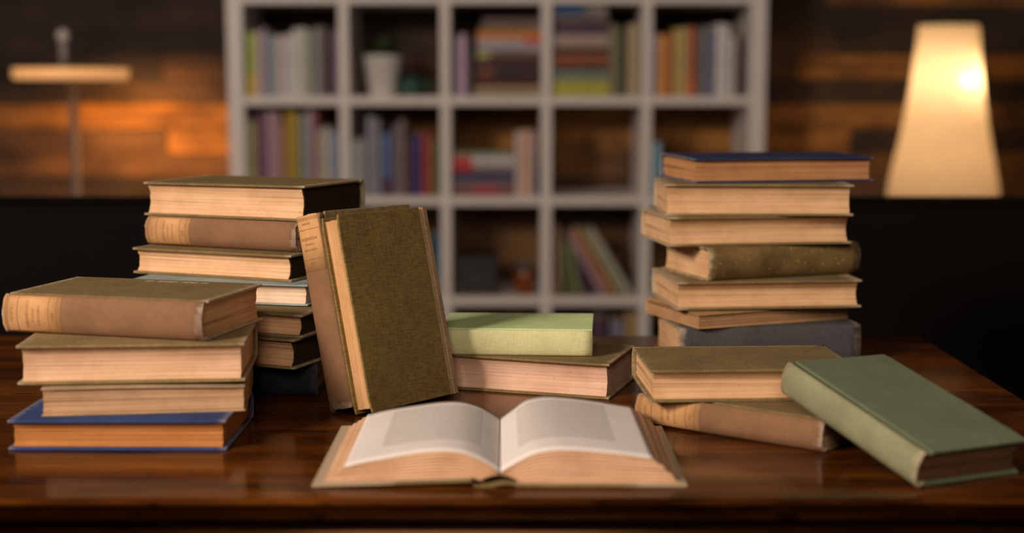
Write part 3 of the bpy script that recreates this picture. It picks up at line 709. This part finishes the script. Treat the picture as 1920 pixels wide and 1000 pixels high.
pile_books(1, 2, 848, 964, [(346, (96, 52, 48), 'brick red', 0, 0, (.35, .75, (125, 45, 52))), (335, (84, 70, 76), 'purple grey'), (322, (42, 36, 64), 'navy'), (312, (120, 96, 84), 'taupe', 0, 0, (0, .35, (160, 40, 36))), (293, (152, 132, 126), 'white', 0, 0, (0, .32, (150, 48, 44))), (286, (110, 108, 84), 'thin sage')], 9)
row_books(1, 2, [(966, 980, 246, (160, 128, 118), 'pale pink'), (980, 996, 244, (168, 116, 88), 'apricot'), (996, 1004, 247, (140, 120, 128), 'lilac')], 10)
row_books(1, 4, [(1226, 1240, 268, (112, 134, 156), 'light blue')], 11)
# lower rows
row_books(2, 1, [(797, 810, 446, (60, 48, 44), 'dark brown'), (812, 822, 440, (30, 76, 96), 'teal blue')], 12)
row_books(2, 3, [(1041, 1050, 425, (124, 84, 68), 'terracotta'), (1050, 1060, 446, (60, 56, 36), 'dark olive')], 13)
def leaning():
    z = floor_z(2); grp = 'books leaning to the left in the ' + PLACE[(2, 3)]; prev = 'dark olive'
    items = [(1064, 455, 8, (84, 80, 44), 'moss green', 10), (1080, 462, 10, (98, 92, 62), 'greenish beige', 12), (1100, 488, 14, (66, 40, 62), 'dark plum', 9), (1128, 442, 30, (134, 96, 96), 'dusty pink', 12),
             (1144, 418, 30.5, (138, 78, 46), 'rust orange', 12), (1160, 424, 31, (118, 102, 70), 'khaki', 12), (1176, 434, 31.5, (132, 116, 98), 'stone grey', 13)]
    Xb = at(1064, 548, FY)[0]
    for (bx, ty, ang, c, nm, th) in items:
        X = at(bx, 548, FY)[0]; t = th * .00183; a = R(ang)
        zt = at(bx, ty, FY)[1]; h = min((zt - z) / math.cos(a), .262)
        M = Matrix.Translation((X, FY, z)) @ Matrix.Rotation(-a, 4, 'Y') @ Matrix.Translation((t / 2, 0, .0003))
        shelf_book(M, t, h, .17, c, f'{nm} book leaning left, right of the {prev} one in the {PLACE[(2, 3)]}', grp); prev = nm
leaning()
row_books(3, 3, [(1113, 1136, 598, (62, 36, 46), 'dark purple'), (1143, 1156, 604, (92, 76, 88), 'grey mauve'), (1156, 1170, 606, (104, 90, 98), 'pale mauve'), (1174, 1196, 592, (124, 88, 52), 'caramel')], 14)

# ------------------------------------------------------------------ other things on the shelves
def potted_plant():
    z = floor_z(0); x = at(718, 150, FY + .07)[0]; y = FY + .08
    root = empty('potted_plant', (x, y, z), 'leafy green plant in a white pot on the upper left shelf', 'plant')
    pot = MB().lathe([(.044, 0), (.048, .003), (.064, .128), (.067, .132), (.067, .140), (.060, .140), (.057, .125), (.045, .02), (.0, .02)], 40, cap=False); pot.lathe([(0, 0), (.044, 0)], 40, cap=False)
    p = pot.build('pot', plain('white glazed ceramic', (.84, .82, .80), .4), root, True); p['label'] = 'white tapered ceramic pot'
    MB().lathe([(.0, .118), (.056, .118)], 32, cap=False).build('soil', plain('potting soil', (.03, .02, .012), .95), root)
    q = MB(); r = random.Random(5)
    for k in range(90):
        a = r.uniform(0, 6.283); tilt = r.uniform(.1, 1.0); ln = r.uniform(.05, .11); wd = r.uniform(.008, .014)
        d = Vector((math.cos(a) * math.sin(tilt), math.sin(a) * math.sin(tilt), math.cos(tilt))); s = Vector((-math.sin(a), math.cos(a), 0)); b = Vector((math.cos(a) * .02 * r.random(), math.sin(a) * .02 * r.random(), .116))
        pts = []
        for i, wv in enumerate((.2, .8, 1, .6, .02)):
            t = i / 4; c = b + d * ln * t + Vector((0, 0, -.03 * t * t * math.sin(tilt)))
            c.z = min(c.z, .235)
            pts += [c - s * wd * wv, c + Vector((0, 0, .002)), c + s * wd * wv]
        q.add(pts, [(3 * i + j, 3 * i + j + 1, 3 * i + j + 4, 3 * i + j + 3) for i in range(4) for j in (0, 1)])
    f = q.build('foliage', plain('dark green leaf', (.035, .065, .015), .55, vary=.5), root, True)
potted_plant()
z0 = floor_z(0)
def teapot():
    x = at(765, 150, FY + .05)[0]; root = empty('teapot', (x + .01, FY + .06, z0), 'small dark teal teapot standing right of the potted plant', 'teapot')
    g = plain('dark teal glaze', (.03, .10, .085), .3)
    MB().lathe([(.0, 0), (.024, 0), (.036, .012), (.041, .030), (.036, .048), (.022, .060), (.016, .062), (0, .062)], 36, cap=False).build('body', g, root, True)
    MB().lathe([(.018, .061), (.016, .067), (.004, .070), (.006, .076), (.0, .079)], 24, cap=False).build('lid', g, root, True)
    q = MB()
    for a, b_, r_ in (((-.034, 0, .025), (-.052, 0, .040), .007), ((-.052, 0, .040), (-.060, 0, .056), .005)): q.tube(a, b_, r_)
    q.build('spout', g, root, True)
    q = MB(); pts = [(.034 + .022 * math.sin(t), 0, .034 - .020 * math.cos(t)) for t in [math.pi * k / 10 for k in range(11)]]
    for a, b_ in zip(pts, pts[1:]): q.tube(a, b_, .004, 8)
    q.build('handle', g, root, True)
teapot()
x = at(796, 160, FY + .1)[0]
tag(MB().lathe([(0, 0), (.022, 0), (.030, .010), (.043, .036), (.045, .050), (.042, .050), (.038, .034), (.024, .012), (0, .012)], 36, (0, 0, 0), cap=False).build('bowl', plain('mossy green glaze', (.07, .09, .05), .4), None, True),
    'dark mossy green bowl at the right end of the upper left shelf', 'bowl').location = (x - .002, FY + .145, z0)
z2 = floor_z(2)
def camera_box():
    X0, _ = at(858, 500, FY); X1, _ = at(932, 500, FY)
    root = empty('storage_box', ((X0 + X1) / 2, FY + .02, z2), 'low black storage box in the lower centre compartment, left of the amber jar', 'box')
    w_ = (X1 - X0) / 2; m = plain('black card', (.022, .018, .018), .6)
    bevel(MB().box(-w_, w_, 0, .18, 0, .105).build('body', m, root), .002)
    bevel(MB().box(-w_ - .003, w_ + .003, -.003, .183, .105, .135).build('lid', m, root), .002)
    MB().box(-.02, .02, -.005, -.0005, .045, .07).build('label_holder', plain('dull steel', (.1, .1, .1), .4, 1), root)
camera_box()
def jar():
    X, _ = at(984, 515, FY + .05); root = empty('glass_jar', (X, FY + .06, z2), 'glass jar of amber liquid with a grey lid in the lower centre compartment', 'jar')
    m, nt, b = new_mat('amber glass'); n = noise(nt, (1, 1, 1), 8); r = ramp(nt, [(0, (.18, .045, .008)), (1, (.26, .07, .014))]); nt.links.new(n.outputs[0], r.inputs[0]); nt.links.new(r.outputs[0], b.inputs['Base Color']); b.inputs['Roughness'].default_value = .15
    MB().lathe([(0, 0), (.032, 0), (.036, .004), (.037, .076), (.034, .082), (0, .082)], 32, cap=False).build('body', m, root, True)
    MB().lathe([(0, .082), (.026, .082), (.028, .09), (.030, .092), (.030, .118), (.027, .122), (0, .122)], 32, cap=False).build('lid', plain('greyed lid', (.12, .10, .09), .5), root, True)
jar()

# ------------------------------------------------------------------ sideboard, sofa, lamps
BLK = plain('matt black lacquer', (.006, .005, .005), .7, spec=.2)
def sideboard():
    x0, x1, y0, y1, h = .98, 2.95, 4.60, 5.15, TZ - .03
    cx = (x0 + x1) / 2; root = empty('sideboard', (cx, y0, 0), 'long black sideboard behind the desk at right, carrying the glowing paper lamp', 'sideboard')
    w_ = (x1 - x0) / 2; D = y1 - y0
    bevel(MB().box(-w_, w_, 0, D, .10, h - .025).build('body', BLK, root), .002)
    bevel(MB().box(-w_ - .012, w_ + .012, -.015, D, h - .025, h).build('top', BLK, root), .003)
    for k in range(4):
        a = -w_ + .01 + k * (2 * w_ - .02) / 4; b_ = a + (2 * w_ - .02) / 4 - .006
        d = bevel(MB().box(a, b_, -.018, -.0005, .115, h - .035).build('door', BLK, root), .002)
        kx = b_ - .04 if k % 2 == 0 else a + .04
        MB().tube((kx, -.018, .48), (kx, -.036, .48), .008, 12).build('knob', BLK, d)
    for sx in (-1, 1):
        for y in (.05, D - .05): MB().lathe([(.016, 0), (.024, .1)], 16, (sx * (w_ - .06), y, 0)).build('leg', BLK, root)
sideboard()
LEATHER = plain('black leather', (.004, .003, .0025), .8, spec=.08)
def soft_box(x0, x1, y0, y1, z0, z1, r=.06):
    q = MB().box(x0, x1, y0, y1, z0, z1); return q, r
def sofa(x0, x1, label, tops):
    y0, y1 = 2.66, 3.50
    cx = (x0 + x1) / 2; root = empty('sofa', (cx, y0, 0), label, 'sofa', 'black sofas behind the desk')
    w_ = (x1 - x0) / 2; D = y1 - y0
    def part(nm, *b, r=.05):
        o = MB().box(*b).build(nm, LEATHER, root, True); m = o.modifiers.new('bevel', 'BEVEL'); m.width = r; m.segments = 5; m.limit_method = 'NONE'; return o
    part('base', -w_ + .03, w_ - .03, .03, D - .04, .08, .30, r=.02)
    part('backrest', -w_ + .01, w_ - .01, 0, .20, .12, .937, r=.04)
    for s in (-1, 1): part('armrest', min(s * w_, s * (w_ - .2)), max(s * w_, s * (w_ - .2)), .21, D - .02, .1, .62, r=.07)
    n = len(tops); cw = (2 * w_ - .42) / n
    for k in range(n):
        a = -w_ + .21 + k * cw
        part('seat_cushion', a + .004, a + cw - .004, .36, D, .305, .46, r=.05)
        part('back_cushion', a + .006, a + cw - .006, .205, .37, .465, tops[k], r=.07)
    for s in (-1, 1):
        for y in (.08, D - .1): MB().lathe([(.02, 0), (.03, .09)], 16, (s * (w_ - .1), y, 0)).build('foot', BLK, root)
sofa(-2.35, -.42, 'black leather sofa seen from behind, at the left, below the thin pole lamp', (.955, .925, .92))
sofa(.42, 2.35, 'black leather sofa seen from behind, at the right, below the glowing paper lamp', (.925, .925, .925))
def paper_lamp():
    X = 1.470; Y = 4.9; z = TZ - .0298
    root = empty('table_lamp', (X, Y, z), 'tall tapering white paper lamp glowing warmly on the black sideboard', 'lamp')
    pr = [(.184, .012), (.1845, .040), (.181, .070), (.171, .122), (.156, .192), (.1405, .270), (.127, .352), (.1165, .430), (.107, .512), (.099, .604)]
    m = bpy.data.materials.new('lit rice paper'); m.use_nodes = True; nt = m.node_tree; nt.nodes.clear()
    out = nd(nt, 'ShaderNodeOutputMaterial'); tr = nd(nt, 'ShaderNodeBsdfTranslucent'); df = nd(nt, 'ShaderNodeBsdfDiffuse'); tp = nd(nt, 'ShaderNodeBsdfTransparent')
    n = noise(nt, (1, 1, 1), 30, 4); r = ramp(nt, [(.3, (.88, .70, .46)), (.7, (.95, .78, .54))]); nt.links.new(n.outputs[0], r.inputs[0])
    for s in (tr, df): nt.links.new(r.outputs[0], s.inputs[0])
    tp.inputs[0].default_value = (1, .8, .5, 1)
    a = nd(nt, 'ShaderNodeMixShader'); a.inputs[0].default_value = .35; nt.links.new(tr.outputs[0], a.inputs[1]); nt.links.new(df.outputs[0], a.inputs[2])
    b = nd(nt, 'ShaderNodeMixShader'); b.inputs[0].default_value = .06; nt.links.new(a.outputs[0], b.inputs[1]); nt.links.new(tp.outputs[0], b.inputs[2]); nt.links.new(b.outputs[0], out.inputs[0])
    q = MB().lathe(pr, 64, cap=False); s = q.build('lamp_shade', m, root, True)
    q = MB().lathe([(.1, 0), (.105, .004), (.105, .010), (0, .012)], 32, cap=False); q.build('base', plain('white plastic', (.6, .55, .45), .5), root)
    MB().tube((0, 0, .01), (0, 0, .40), .006).build('stem', plain('brass rod', (.5, .35, .15), .4, 1), root)
    hot = emit('hot bulb', (1, .80, .5), 60)
    for nm, (bx, bz), r_ in (('bulb', (.060, .420), .020),):
        q = MB().lathe([(r_ * math.sin(math.pi * k / 10) + .0001, -r_ * math.cos(math.pi * k / 10)) for k in range(11)], 20, (bx, -.03 if bx else 0, bz), cap=False)
        q.build(nm, hot if bx else emit('warm bulb', (1, .72, .4), 40), root, True)
    light('lamp_light_upper', 'POINT', (X + .01, Y, z + .42), 1.05, (1, .66, .42), .05)
    light('lamp_light_lower', 'POINT', (X, Y, z + .13), .80, (1, .66, .42), .05)
paper_lamp()
def floor_lamp():
    X, Y = -1.475, 4.85
    root = empty('floor_lamp', (X, Y, 0), 'thin grey pole lamp with a flat glowing round head against the plank wall', 'lamp')
    met = plain('brushed grey metal', (.20, .165, .155), .4, .0)
    MB().lathe([(0, 0), (.13, 0), (.13, .012), (.02, .022), (0, .022)], 40, cap=False).build('base', met, root, True)
    zd = 1.199
    MB().tube((.004, 0, .02), (.004, 0, zd - .015), .0135, 16).build('pole', met, root, True)
    MB().tube((-.012, -.03, zd + .02), (-.012, -.03, 1.305), .0135, 16).build('upper_rod', plain('pale metal', (.42, .36, .34), .4), root, True)
    q = MB(); r_ = .021; q.lathe([(r_ * math.sin(math.pi * k / 12) + .0001, -r_ * math.cos(math.pi * k / 12)) for k in range(13)], 20, (-.012, -.03, 1.318), cap=False)
    k = q.build('finial', plain('white ball glint', (.82, .78, .74), .3), root, True)  # polished ball; its bright glint is put into a white base colour
    MB().lathe([(0, .012), (.188, .012), (.188, .016), (.02, .020), (0, .020)], 56, (0, 0, zd), cap=False).build('cap', plain('black metal', (.02, .018, .016), .5), root)
    d = MB().lathe([(0, -.024), (.180, -.024), (.187, -.018), (.187, .0115), (0, .0115)], 56, (0, 0, zd), cap=False).build('diffuser', emit('warm diffuser', (1, .48, .18), .55), root)
    d['label'] = 'amber glowing disc'
    for a in (0, math.pi):
        MB().tube((math.cos(a) * .12, 0, zd - .0235), (.004 + math.cos(a) * .012, 0, zd - .085), .0032, 6).build('stay_wire', plain('black metal', (.02, .018, .016), .5), root)
    for a in (math.pi / 2, -math.pi / 2):
        MB().tube((0, math.sin(a) * .12, zd - .0235), (.004, math.sin(a) * .012, zd - .085), .0032, 6).build('stay_wire', plain('black metal', (.02, .018, .016), .5), root)
    light('floor_lamp_light', 'AREA', (X + .08, Y + .14, zd - .03), 7.5, (1, .44, .12), .2, target=(X + .12, Y + .44, .66), spread=R(150))
floor_lamp()
